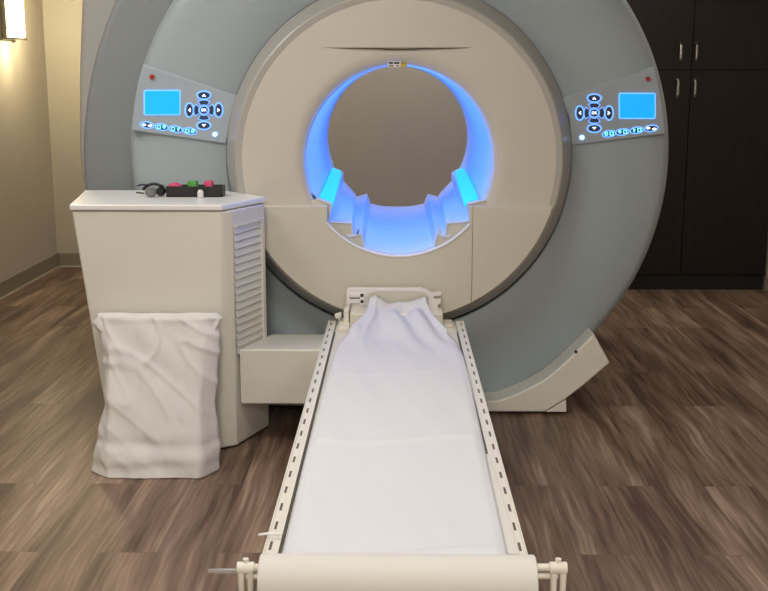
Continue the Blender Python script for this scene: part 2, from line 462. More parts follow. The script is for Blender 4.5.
b = bmesh.new(); rows = []
NS = 12
for s in range(NS + 1):
    t_ = s / NS
    rows.append([b.verts.new(p.lerp(q, t_)) for p, q in zip(PF, PB)])
for A, B in zip(rows, rows[1:]):
    for k in range(len(A)): b.faces.new([A[k], A[(k + 1) % len(A)], B[(k + 1) % len(A)], B[k]])
liner = finish('bore_liner', b, 'liner', mri, 30)
# filler block under the trough at the mouth: everything between the profile and the round hole
b = bmesh.new()
Y2 = YU + .03
low = [p for p in PF if p.z < ZC - .15]
seg = PF[48:] + PF[:1]
i0, i1 = seg[0], seg[-1]
RBf = R_(97, Y2)
aa0 = atan2(i0.z - ZC, i0.x - X0); aa1 = atan2(i1.z - ZC, i1.x - X0)
arcb = [Vector((X0 + RBf * cos(aa1 + (aa0 - aa1) * k / 40), Y2, ZC + RBf * sin(aa1 + (aa0 - aa1) * k / 40))) for k in range(41)]
prism(b, [Vector((p.x, Y2 - .02, p.z)) for p in seg] + [Vector((p.x, Y2 - .02, p.z)) for p in arcb], (0, .0195, 0))
finish('trough_front', b, 'cover', mri, 30)
# rim line round the mouth (bright lip along the lower arc)
b = bmesh.new()
tube(b, [Vector((X0 + (RBl + .002) * cos(a), YL + .002, ZC + (RBl + .002) * sin(a))) for a in [aR + (aLn - aR) * k / 40 for k in range(41)]], .006, 8)
finish('mouth_lip', b, 'whitep', mri)
b = bmesh.new(); tube(b, [Vector((p.x, Y2 - .021, p.z)) for p in seg], .0045, 8); finish('trough_edge', b, 'liner', mri)
# small latch hooks either side of the trough
for sgn in (-1, 1):
    cxh = X0 + sgn * (X0 - at(350, 236, YU).x)
    zh = at(350, 237, YU).z
    b = bmesh.new(); tube(b, [(cxh - sgn * -.02, YU + .02, zh + .012), (cxh, YU + .012, zh), (cxh - sgn * .03, YU + .012, zh + .006), (cxh - sgn * .034, YU + .012, zh + .03)], .008, 8)
    finish('latch_hook', b, 'liner', mri)
# thin shadow gaps in the filler block
# cyan lamps on the ledges
for sgn in (-1, 1):
    q = [(319.5, 196.5), (333, 203), (341.5, 171.5), (332.5, 168)]
    Yn, Yf_ = YU + .09, YBK - .25
    pts = [at(q[0][0], q[0][1], Yn), at(q[1][0], q[1][1], Yn), at(q[2][0], q[2][1], Yf_), at(q[3][0], q[3][1], Yf_)]
    pts = [Vector((X0 + sgn * (X0 - p.x) , p.y, p.z + .004)) for p in pts]
    b = bmesh.new(); prism(b, pts, (0, 0, -.02)); finish('led_light', b, 'led', mri, 0, .004)

# control panels
YP = YR - .012
def P2(px, py, Y=YP): return at(px, py, Y)
def poly(b, pts, Y, th, mi=0, bev=None): prism(b, [at(x, y, Y) for x, y in pts], (0, th, 0), mi)
def ell(cx, cy, rx, ry, n=20, a0=0, a1=360, rot=0):
    o = []
    for i in range(n):
        a = radians(a0 + (a1 - a0) * i / (n if a1 - a0 == 360 else n - 1))
        x, y = rx * cos(a), ry * sin(a); rr = radians(rot)
        o.append((cx + x * cos(rr) - y * sin(rr), cy + x * sin(rr) + y * cos(rr)))
    return o
def rrect(x0, y0, x1, y1, r, n=5):
    o = []
    for (cx, cy, a) in ((x1 - r, y0 + r, -90), (x1 - r, y1 - r, 0), (x0 + r, y1 - r, 90), (x0 + r, y0 + r, 180)):
        for k in range(n + 1):
            t_ = radians(a + 90 * k / n); o.append((cx + r * cos(t_), cy + r * sin(t_)))
    return o
def sector(cx, cy, r0, r1, a0, a1, n=10):
    o = [(cx + r1 * cos(radians(a0 + (a1 - a0) * k / n)), cy + r1 * sin(radians(a0 + (a1 - a0) * k / n))) for k in range(n + 1)]
    o += [(cx + r0 * cos(radians(a1 + (a0 - a1) * k / n)), cy + r0 * sin(radians(a1 + (a0 - a1) * k / n))) for k in range(n + 1)]
    return o
def chevron(cx, cy, s, ang):
    o = [(-.9, .5), (0, -.55), (.9, .5), (.45, .75), (0, .2), (-.45, .75)]; r = radians(ang)
    return [(cx + s * (x * cos(r) - y * sin(r)), cy + s * (x * sin(r) + y * cos(r))) for x, y in o]
def text_mesh(b, s, cx, cy, hpx, Y, mi):
    cu = bpy.data.curves.new('t', 'FONT'); cu.body = s; cu.size = 1; cu.align_x = 'CENTER'; cu.align_y = 'CENTER'; cu.extrude = .0; cu.offset = .02
    o = bpy.data.objects.new('t', cu); C.objects.link(o); bpy.context.view_layer.update()
    me = bpy.data.meshes.new_from_object(o.evaluated_get(bpy.context.evaluated_depsgraph_get()))
    bpy.data.objects.remove(o)
    p = at(cx, cy, Y); k = (at(cx, cy - hpx, Y).z - p.z) / .7
    vm = [b.verts.new((p.x + v.co.x * k, Y, p.z + v.co.y * k)) for v in me.vertices]
    for f in me.polygons:
        try: nf = b.faces.new([vm[i] for i in f.vertices]); nf.material_index = mi
        except ValueError: pass
    bpy.data.meshes.remove(me)
def panel(outline, screen, pc, side, pills, lamp, red):
    b = bmesh.new(); poly(b, outline, YP, .05)
    p = finish('control_panel', b, 'panel', mri, 30, .006, 3)
    x0, y0, x1, y1 = screen
    b = bmesh.new(); poly(b, rrect(x0 - 1.2, y0 - 1.2, x1 + 1.2, y1 + 1.2, 2), YP - .003, .006, 1); poly(b, rrect(x0, y0, x1, y1, 1.2), YP - .005, .004, 0)
    finish('display', b, ['screen', 'halo'], p, 0)
    BM = ['cap', 'halo', 'glyph', 'glyphc']
    def button(fn):
        b = bmesh.new(); fn(b); return finish('button', b, BM, p, 0)
    cx, cy = pc
    def ok(b):
        poly(b, ell(cx, cy, 4.9, 4.6), YP - .002, .004, 1); poly(b, ell(cx, cy, 3.9, 3.6), YP - .005, .004, 0)
        text_mesh(b, 'OK', cx, cy, 2.6, YP - .0062, 2)
    button(ok)
    for k in range(4):
        def arcb(b, k=k):
            a = k * 90
            poly(b, sector(cx, cy, 5.0, 10.6, a - 36, a + 36), YP - .0015, .003, 1)
            poly(b, sector(cx, cy, 5.7, 9.8, a - 31, a + 31), YP - .005, .004, 0)
        button(arcb)
    for k, (dx, dy) in enumerate(((0, -14.9), (14.8, 0), (0, 15.4), (-14.5, 0))):
        def ab(b, k=k, dx=dx, dy=dy):
            w, h = (6.3, 3.6) if k % 2 == 0 else (3.6, 6.6)
            poly(b, ell(cx + dx, cy + dy, w + 1.3, h + 1.2), YP - .0015, .003, 1)
            poly(b, ell(cx + dx, cy + dy, w - .3, h - .3), YP - .005, .004, 0)
            poly(b, chevron(cx + dx, cy + dy, 2.1, 90 * k), YP - .0062, .003, 2)
        button(ab)
    for j, (x, y) in enumerate(pills):
        def pb(b, x=x, y=y, j=j):
            rot = 11 * side if side > 0 else -9
            poly(b, ell(x, y, 7.3, 3.7, rot=rot), YP - .0015, .003, 1)
            poly(b, ell(x, y, 6.0, 2.5, rot=rot), YP - .004, .003, 0)
            arrows = (j == 0) if side > 0 else (j == 3)
            if arrows:
                poly(b, [(x - 5.2, y - .4), (x - 3, y - 2), (x - 3, y - .9), (x - 1, y - .9), (x - 1, y + .4), (x - 3, y + .4), (x - 3, y + 1.4)], YP - .0055, .003, 2)
                poly(b, [(x + 5.4, y + .6), (x + 3, y - 1), (x + 3, y), (x + 1, y), (x + 1, y + 1.2), (x + 3, y + 1.2), (x + 3, y + 2.3)], YP - .0055, .003, 2)
            else:
                for (u0, v0, u1, v1) in ((-4.6, -2, -.8, -1.3), (-4.6, .9, -.8, 1.6), (-4.6, -2, -3.9, 1.6), (-1.5, -2, -.8, 1.6)):
                    if side < 0: u0, u1 = -u1, -u0
                    poly(b, [(x + u0, y + v0), (x + u1, y + v0), (x + u1, y + v1), (x + u0, y + v1)], YP - .0055, .003, 3)
                gx_ = x + (2.6 if side > 0 else -2.6)
                if j % 3 == 1: poly(b, ell(gx_, y - .3, 1.5, 1.7, 12), YP - .0055, .003, 3)
                elif j % 3 == 2: poly(b, [(gx_ - 1.4, y - 1.6), (gx_ - .5, y - 1.6), (gx_, y + .4), (gx_ + .6, y - 1.6), (gx_ + 1.4, y - 1.6), (gx_ + .4, y + 1.9), (gx_ - .4, y + 1.9)], YP - .0055, .003, 3)
                else: poly(b, sector(gx_, y, .8, 1.9, 0, 350, 14), YP - .0055, .003, 3)
        button(pb)
    x, y = lamp
    b = bmesh.new(); poly(b, ell(x, y, 3, 2.8), YP - .002, .003, 1); poly(b, sector(x, y, .9, 2.0, 0, 355, 16), YP - .004, .003, 0)
    finish('indicator_light', b, ['glyph', 'halo'], p, 0)
    x, y = red
    b = bmesh.new(); poly(b, ell(x, y, 3.1, 3.1), YP - .003, .005, 1); poly(b, ell(x, y, 2.3, 2.3), YP - .009, .008, 0)
    q = finish('emergency_button', b, ['red', 'trim'], p, 0, .001); q['label'] = 'small red round button'
panel([(143, 64), (237, 95.5), (231, 118), (226, 144), (131, 130.5), (133.5, 108), (137.5, 83)], (145, 91, 179.4, 114.2), (203.8, 110.1), 1,
      [(146.9, 125), (161.5, 127.1), (175.7, 129.2), (190, 131.2)], (215, 134.3), (151.8, 76.8))
panel([(654.5, 66.2), (659.5, 88), (663.5, 110), (665.8, 134), (571.5, 145.8), (569, 118), (561.8, 98.2)], (620, 94, 654.6, 117.8), (594.3, 113), -1,
      [(609, 133.8), (622.5, 132), (636.8, 130.2), (651.2, 128.4)], (582, 137.5), (648.2, 78.8))

# side body behind the ring, on the left
YS = YR + .14
def side_shell(name, px, Y0, Y1, matn, bev):
    pts = [at(x, y, Y0) for x, y in px]
    b = bmesh.new(); prism(b, pts, (0, Y1 - Y0, 0)); clip_floor(b); return finish(name, b, matn, mri, 30, bev, 4)
c_x, c_y, rr = 450, 150, 368
pxs = [(282, 380), (282, -160)]
pxs += [(c_x + rr * cos(radians(a)), c_y + rr * sin(radians(a))) for a in range(236, 134, -4)]
side_shell('side_body', pxs, YS, YS + .5, 'side', .03)
pxs = [(300, 420), (300, -215), (110, -215), (96, -120), (85, -60), (81, 0), (78.5, 70), (78.5, 150), (84, 200), (90, 260), (100, 330), (114, 400), (120, 430)]
s2 = side_shell('rear_cover', pxs, YS + .5, YS + 1.3, 'rear', .03)
s2['label'] = 'pale rear cover'
# outer body round the bore, between ring and rear
b = bmesh.new()
lathe_y(b, [(RO - .18, YR + .5), (RO - .22, YR + .8), (RO - .30, YBK - .05), (RO - .36, YBK), (.47, YBK), (.47, YR + .5)], X0, ZR, 96, closed=True); clip_floor(b)
finish('magnet_body', b, 'rear', mri, 35)

# cradle feet
YK = 4.425
def cradle(sgn, YK=4.425):
    pxs = [(497, 412.5), (498, 401), (513, 395.5), (529, 388.5), (546, 379), (560, 367.5), (575, 353), (587, 341), (594, 334), (610, 363), (597, 374), (583, 386), (566, 399), (545, 412.5)]
    pts = [at(x, y, YK) for x, y in pxs]
    # continue under the ring to the middle
    pts = [Vector((X0 + .02, YK, pts[0].z))] + pts
    pts.insert(1, Vector((X0 + .02, YK, pts[0].z))) if False else None
    z_in = pts[2].z
    pts = [pts[0]] + pts[2:]
    pts = [Vector((X0 + .02, YK, pts[0].z)), Vector((X0 + .02, YK, z_in - .005))] + pts[1:]
    pts = [Vector((X0 + sgn * (p.x - X0), p.y, max(p.z, .012))) for p in pts]
    b = bmesh.new(); prism(b, pts, (0, .6, 0)); finish('base_cradle', b, 'cab', mri, 20, .006, 2)
    pxs = [(545.8, 412.5), (566.3, 399.6), (566.3, 412.5)]
    pts = [at(x, y, YK + .002) for x, y in pxs]
    pts = [Vector((X0 + sgn * (p.x - X0), p.y, max(p.z, .012))) for p in pts]
    b = bmesh.new(); prism(b, pts, (0, .5, 0)); finish('foot_block', b, 'cab', mri, 0, .002)
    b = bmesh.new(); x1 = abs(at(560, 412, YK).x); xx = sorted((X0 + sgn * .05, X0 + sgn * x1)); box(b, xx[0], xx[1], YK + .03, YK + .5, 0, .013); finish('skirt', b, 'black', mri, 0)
    p = at(576, 352, YK); b = bmesh.new(); tube(b, [(X0 + sgn * (p.x - X0), YK - .002, p.z), (X0 + sgn * (p.x - X0), YK + .01, p.z)], .006, 10); finish('screw', b, 'black', mri)
cradle(1); cradle(-1, 4.5)

# ------------------------------------------------------------------ white equipment cabinet on the left
Yc = fl(222, 450).y
FLt = at(71.5, 208, Yc); FRt = at(222, 211.5, Yc); FRt.z = FLt.z = (FLt.z + FRt.z) / 2 + .006
zt = FLt.z
CHt = Vector((at(232, 208, Yc + .03).x, Yc + .035, zt))
BRt = fl(264, 200, zt); BRt.y = min(BRt.y, YU - .035); BRt.x = at(264.5, 200, BRt.y).x
BMt = Vector((at(225, 196, YR - .015).x, YR - .045, zt))
BLt = Vector((at(91, 189, YR + .02).x, YR - .045, zt))
xfl_b = fl(112, 450).x
ec = empty('equipment_cabinet', ((FLt.x + FRt.x) / 2, Yc + .25, 0), 'white tapered equipment cabinet with a louvred side beside the scanner', 'cabinet')
b = bmesh.new()
def down(p, dx, z=.02): return Vector((p.x + dx, p.y, z))
top = [FLt, FRt, CHt, BRt, Vector((BRt.x, BMt.y, zt)) if False else BMt, BLt]
top = [Vector((p.x, p.y, zt - .012)) for p in top]
zmid = .006
dxl = xfl_b - FLt.x
bot = [down(top[0], dxl, zmid), down(top[1], at(222, 449, Yc).x - top[1].x, zmid), down(top[2], -.006, zmid), down(top[3], -.0, zmid), down(top[4], 0, zmid), down(top[5], dxl, zmid)]
va = [b.verts.new(p) for p in top]; vb = [b.verts.new(p) for p in bot]
b.faces.new(va); b.faces.new(vb[::-1])
for i in range(6): b.faces.new([va[i], va[(i + 1) % 6], vb[(i + 1) % 6], vb[i]])
finish('body', b, 'cab', ec, 0, .008, 3)
b = bmesh.new()
ctr2 = sum(bot, Vector()) / 6
prism(b, [Vector((ctr2.x + (p.x - ctr2.x) * .97, ctr2.y + (p.y - ctr2.y) * .97, 0)) for p in bot], (0, 0, zmid + .001)); finish('plinth', b, 'black', ec, 0)
# lid
b = bmesh.new(); o = .006
lid = [Vector((top[0].x - o, top[0].y - o, zt - .009)), Vector((top[1].x + o * .4, top[1].y - o, zt - .009)), Vector((top[3].x + o, top[3].y, zt - .009)), Vector((top[4].x, top[4].y, zt - .009)), Vector((top[5].x - o, top[5].y, zt - .009))]
prism(b, lid, (0, 0, .022)); finish('lid', b, 'cabtop', ec, 0, .005, 3)
# louvre
A = top[2]; B = top[3]
d = Vector((B.x - A.x, B.y - A.y, 0)); Ld = d.length; d.normalize(); nrm = Vector((d.y, -d.x, 0))
zl1 = at(245, 222, 4.15).z; zl0 = at(245, 346, 4.15).z
b = bmesh.new()
s0, s1 = .02 * Ld, .80 * Ld
def LP(s, n, z): return Vector((A.x, A.y, 0)) + d * s + nrm * n + Vector((0, 0, z))
prism(b, [LP(s0, .0005, zl0), LP(s1, .0005, zl0), LP(s1, .0005, zl1), LP(s0, .0005, zl1)], nrm * .002, 1)
ns = 17
for k in range(ns):
    z0 = zl0 + (zl1 - zl0) * k / ns; h = (zl1 - zl0) / ns
    prism(b, [LP(s0, .0025, z0 + h * .98), LP(s0, .0085, z0 + h * .16), LP(s0, .006, z0 + h * .1), LP(s0, .0005, z0 + h * .5)], d * (s1 - s0), 0)
prism(b, [LP(s0, 0, zl1), LP(s0, .014, zl1), LP(s0, .014, zl1 + .008), LP(s0, 0, zl1 + .008)], d * (s1 - s0 + .02))
prism(b, [LP(s1, 0, zl0), LP(s1 + .02, 0, zl0), LP(s1 + .02, 0, zl1), LP(s1, 0, zl1)], nrm * .014)
finish('louvre', b, ['cab', 'trim'], ec, 0)

# beam box between the cabinet and the table
zbx = at(262, 334, YR - .005).z
best = min((abs(proj((A.x + d.x * s_ * Ld / 100, A.y + d.y * s_ * Ld / 100, .33))[0] - 238), s_) for s_ in range(101))[1]
pf = at(238, 349.5, A.y + d.y * best * Ld / 100); zbx = pf.z; zlo = at(238, 404, pf.y).z
xbk = A.x + d.x * Ld + .004
bx = bmesh.new()
side_off = .004
xa = pf.x + side_off
xb_ = -.282
ybk = fl(262, 334, zbx).y
xm = A.x + d.x / d.y * (ybk - A.y) + .004
prism(bx, [(xa, pf.y, zlo), (xm, ybk, zlo), (xb_, ybk, zlo), (xb_, pf.y, zlo)], (0, 0, zbx - zlo))
box(bx, xm + .02, xb_ - .01, ybk - .001, YR - .004, zlo + .01, zbx - .07)
bb = finish('connector_box', bx, 'cab', mri, 0, .006, 2); bb['label'] = 'cream box joining the scanner base and the white cabinet'

# ------------------------------------------------------------------ patient table
ZT = .44
a = fl(329, 319.5, ZT); c_ = fl(462, 319.5, ZT); n0 = fl(262, 556, ZT); n1 = fl(530, 556, ZT)
W2 = (c_.x - a.x + n1.x - n0.x) / 4; XT = (a.x + c_.x + n0.x + n1.x) / 4
YTf = YL - .012; YTn = n0.y - .04
tb = empty('patient_table', (XT, 3.2, 0), 'long ivory patient table with slotted side rails in front of the bore', 'table')
b = bmesh.new(); box(b, XT - W2 + .032, XT + W2 - .032, YTn, YTf, ZT - .10, ZT - .008); finish('table_top', b, 'table', tb, 0, .006, 2)
for s in (-1, 1):
    b = bmesh.new()
    x0, x1 = sorted((XT + s * W2, XT + s * (W2 - .031)))
    box(b, x0, x1, YTn, YTf - .02, ZT - .13, ZT)
    # raised inner lip and outer lip
    xo0, xo1 = sorted((XT + s * W2, XT + s * (W2 - .003))); box(b, xo0, xo1, YTn, YTf - .02, ZT, ZT + .003)
    n = 21
    for k in range(n):
        y = YTn + .09 + (YTf - YTn - .17) * k / (n - 1)
        xs_ = XT + s * (W2 - .0125)
        box(b, xs_ - .0026, xs_ + .0026, y - .020, y + .020, ZT - .001, ZT + .0012, 1)
    finish('side_rail', b, ['rail', 'slot'], tb, 0, .0)
    b = bmesh.new(); x0, x1 = sorted((XT + s * (W2 - .034), XT + s * (W2 - .0365))); box(b, x0, x1, YTn, YTf - .2, ZT - .012, ZT - .003); finish('groove', b, 'slot', tb, 0)
# raised head block
hb0 = at(350, 310, YTf - .12).x; hb1 = at(443, 310, YTf - .12).x
zhb = at(396, 309, YTf - .06).z
b = bmesh.new(); box(b, hb0, hb1, YTf - .13, YTf, ZT - .01, zhb - .004); box(b, XT - W2 + .045, hb0, YTf - .19, YTf - .01, ZT - .01, ZT + .012); box(b, hb1, XT + W2 - .045, YTf - .10, YTf - .01, ZT - .01, ZT + .006)
finish('head_block', b, 'table', tb, 0, .006, 3)
# upright bracket
YH = YTf - .03
b = bmesh.new()
ol = [(346.5, 316), (346.5, 290), (348.5, 288), (420, 288), (426, 289.5), (432, 293), (441, 292), (441.5, 295.5), (434, 296.5), (434, 299), (441, 299), (441, 303.5), (438, 305), (438, 309), (443, 311), (443, 316)]
prism(b, [at(x, y, YH) for x, y in ol], (0, .022, 0))
ol = [(371, 303), (367, 298), (369, 292.5), (378, 290.6), (412, 290.6), (424, 292), (429, 297), (428, 303), (425, 306), (371, 306)]
prism(b, [at(x, y, YH - .002) for x, y in ol], (0, .004, 0), 1)
for y0 in (293.5, 299.5): prism(b, [at(350, y0, YH - .012), at(364, y0, YH - .012), at(364, y0 + 4, YH - .012), at(350, y0 + 4, YH - .012)], (0, .014, 0), 0)
prism(b, [at(360, 292.5, YH - .012), at(365, 292.5, YH - .012), at(365, 305, YH - .012), at(360, 305, YH - .012)], (0, .014, 0), 0)
prism(b, [at(349.4, 296.6, YH - .006), at(359, 296.6, YH - .006), at(359, 298.6, YH - .006), at(349.4, 298.6, YH - .006)], (0, .008, 0), 2)
prism(b, [at(347.5, 305, YH - .006), at(352, 304, YH - .006), at(352, 307, YH - .006), at(347.5, 307, YH - .006)], (0, .008, 0), 2)
finish('head_bracket', b, ['whitep', 'cover', 'trim'], tb, 30, .003, 2)
# left clamp
b = bmesh.new()
prism(b, [at(343.5, 311, YH - .08), at(349, 308.5, YH - .08), at(349, 326, YH - .08), at(343.5, 326, YH - .08)], (0, .08, 0))
prism(b, [at(334, 315, YH - .04), at(341.5, 313, YH - .04), at(341.5, 318, YH - .04), at(336, 319.5, YH - .04)], (0, .03, 0))
prism(b, [at(338, 318, YH - .05), at(341, 318, YH - .05), at(341, 326, YH - .05), at(338, 326, YH - .05)], (0, .02, 0), 1)
finish('clamp', b, ['rail', 'trim'], tb, 0, .004, 2)
# lift column and foot
b = bmesh.new(); box(b, XT - .17, XT + .17, 2.75, 3.6, .09, ZT - .10); finish('lift_column', b, 'table', tb, 0, .01)
b = bmesh.new(); box(b, XT - .22, XT + .22, 2.5, 4.05, 0, .09); finish('table_base', b, 'table', tb, 0, .015, 3)
# roll holder
ZRL = ZT + .012
rp = at(535, 574, 1.90)
YRL = 1.915; RR = .052
pT = at(397, 556, YRL)
ZRC = pT.z - RR * 1.02
xl0 = at(260, 570, YRL).x; xr0 = at(535.5, 570, YRL).x
def sidepiece(s):
    xi = xl0 - .004 if s < 0 else xr0 + .004
    px_o = 246 if s < 0 else 558
    pb_ = at(px_o, 570, YRL)
    zz = at(px_o, 567.5, YRL).z; z2 = at(px_o, 576, YRL).z
    b = bmesh.new()
    tube(b, [(xi - s * .05, YRL, zz), (pb_.x + s * .012, YRL, zz)], .0075, 12)
    tube(b, [(xi - s * .05, YRL, z2), (pb_.x, YRL, z2)], .006, 12)
    finish('holder_rod', b, 'rail', tb)
    b = bmesh.new()
    # rounded loop hanging from the rod, down to an arm under the table
    for dx in (-.009, .009):
        pts = [(pb_.x + dx, YRL - .004, zz + .006), (pb_.x + dx, YRL - .008, zz - .03), (pb_.x + dx * .9, YRL - .006, zz - .08), (pb_.x + dx * .6, YRL + .02, ZT - .115)]
        tube(b, pts, [.0075, .006, .0055, .0055], 10)
    tube(b, [(pb_.x - .016, YRL - .002, zz), (pb_.x + .016, YRL - .002, zz)], .012, 14)
    tube(b, [(pb_.x, YRL, zz + .004), (pb_.x, YRL, zz + .018)], .006, 10)
    x1 = XT + s * (W2 - .03)
    tube(b, [(pb_.x, YRL + .02, ZT - .115), (pb_.x - s * .01, YTn + .04, ZT - .12), (x1, YTn + .07, ZT - .12)], .008, 10)
    finish('roll_bracket', b, 'rail', tb)
sidepiece(-1); sidepiece(1)
# clear tube sticking out on the left
p0 = at(244, 571.5, YRL); p1 = at(208, 571, YRL)
b = bmesh.new(); tube(b, [p0, p0.lerp(p1, .5), p1], [.0065, .006, .004], 12); tag(finish('clear_tube', b, 'tube'), 'thin clear plastic tube poking out left of the paper roll', 'tube')

# paper roll
b = bmesh.new()
n = 48; prof = []
for (x, r) in ((xl0, .018), (xl0, RR - .002), (xl0 + .002, RR), (xr0 - .002, RR), (xr0, RR - .002), (xr0, .018)):
    prof.append([b.verts.new((x, YRL + r * cos(2 * pi * k / n), ZRC + r * sin(2 * pi * k / n))) for k in range(n)])
for A_, B_ in zip(prof, prof[1:]):
    for k in range(n): b.faces.new([A_[k], A_[(k + 1) % n], B_[(k + 1) % n], B_[k]])
for k in range(n): b.faces.new([prof[-1][k], prof[-1][(k + 1) % n], prof[0][(k + 1) % n], prof[0][k]])
tag(finish('paper_roll', b, 'paper', None, 40), 'wide white paper roll on rods at the near end of the table', 'paper roll')

# sheet over the table
def sstep(x, a, b_):
    t_ = min(1, max(0, (x - a) / (b_ - a))); return t_ * t_ * (3 - 2 * t_)
edge = [(303, 369, 427), (312, 366, 431), (322, 356, 440), (332, 346, 450), (342, 338.5, 458), (355, 333.5, 464), (380, 326, 471), (410, 317.5, 477), (455, 305, 487), (470, 301.5, 490), (510, 292, 499), (555, 281, 509)]
NV, NU = 150, 60
b = bmesh.new(); rows = []
Yfar = YH - .012; Ynear = YRL + .055
for j in range(NV + 1):
    v = j / NV; Y = Yfar + (Ynear - Yfar) * v
    zbase = ZT + .016 + (zhb + .006 - ZT - .016) * (1 - sstep(v, .05, .17))
    if v < .03: zbase += .03 * (1 - v / .03)
    # picture row of that depth, for the edge table
    zc_ = ZT + .01
    vv = Vector((0, Y, zbase - EYE)); py = CY - FPX * vv.dot(_u) / vv.dot(_f)
    py = min(max(py, edge[0][0]), edge[-1][0])
    for (e0, e1) in zip(edge, edge[1:]):
        if e0[0] <= py <= e1[0]:
            k = (py - e0[0]) / (e1[0] - e0[0]); l_ = e0[1] + (e1[1] - e0[1]) * k; r_ = e0[2] + (e1[2] - e0[2]) * k
    XLf = at(l_, py, Y).x; XRt = at(r_, py, Y).x
    row = []
    for i in range(NU + 1):
        u = i / NU; x = XLf + (XRt - XLf) * u
        head = 1 - sstep(v, .06, .30)
        nz = noise.noise(Vector((x * 5, Y * 2.4, 3.1))) * .005
        nz += noise.noise(Vector((x * 16 + Y * 3, Y * 3 + x * 5, 1.7))) * (.0032 + .020 * head)
        nz += .006 * head * sin(u * 17 + noise.noise(Vector((x * 3, Y * 5, 9))) * 4) * (1 - sstep(v, 0, .2) * .5)
        # soft dip in the middle at the head, ridges at its sides
        nz += .036 * (1 - sstep(v, 0, .10)) * (abs(2 * u - 1) ** 2 - .4)
        # long diagonal folds
        nz += .006 * exp(-((u - .12 - .5 * v) / .02) ** 2) * head
        # creases across
        for cv, amp in ((.36, .004), (.655, .011), (.965, .009)):
            nz += amp * exp(-((v - cv - .01 * sin(u * 5)) / .004) ** 2)
        edgef = min(1, min(u, 1 - u) / .05)
        z = zbase + nz * (.3 + .7 * edgef)
        z = ZT + .005 + (z - ZT - .005) * (.35 + .65 * sstep(edgef, 0, 1)) if v > .12 else z
        row.append(b.verts.new((x, Y, max(z, ZT + .0035))))
    rows.append(row)
for A_, B_ in zip(rows, rows[1:]):
    for i in range(NU): b.faces.new([A_[i], A_[i + 1], B_[i + 1], B_[i]])
sh = finish('bed_sheet', b, 'sheet', None, 80)
so = sh.modifiers.new('t', 'SOLIDIFY'); so.thickness = .0015; so.offset = 1
tag(sh, 'white sheet spread along the table, bunched up at the head end', 'sheet')
# paper edge strip on the right side of the sheet
b = bmesh.new()
q = [(480.5, 455), (489, 455), (519, 555), (508, 555)]
ps = [fl(x, y, ZT + .002) for x, y in q]
prism(b, ps, (0, 0, .003)); finish('edge_strip', b, 'paper', tb, 0)
# straps along the left edge and clip
b = bmesh.new()
p0 = fl(268, 535, ZT + .008); tube(b, [p0 + Vector((-.02, 0, 0)), p0 + Vector((.0, -.002, .004)), p0 + Vector((.03, .004, 0))], .003, 8)
finish('cord_clip', b, 'whitep', tb)

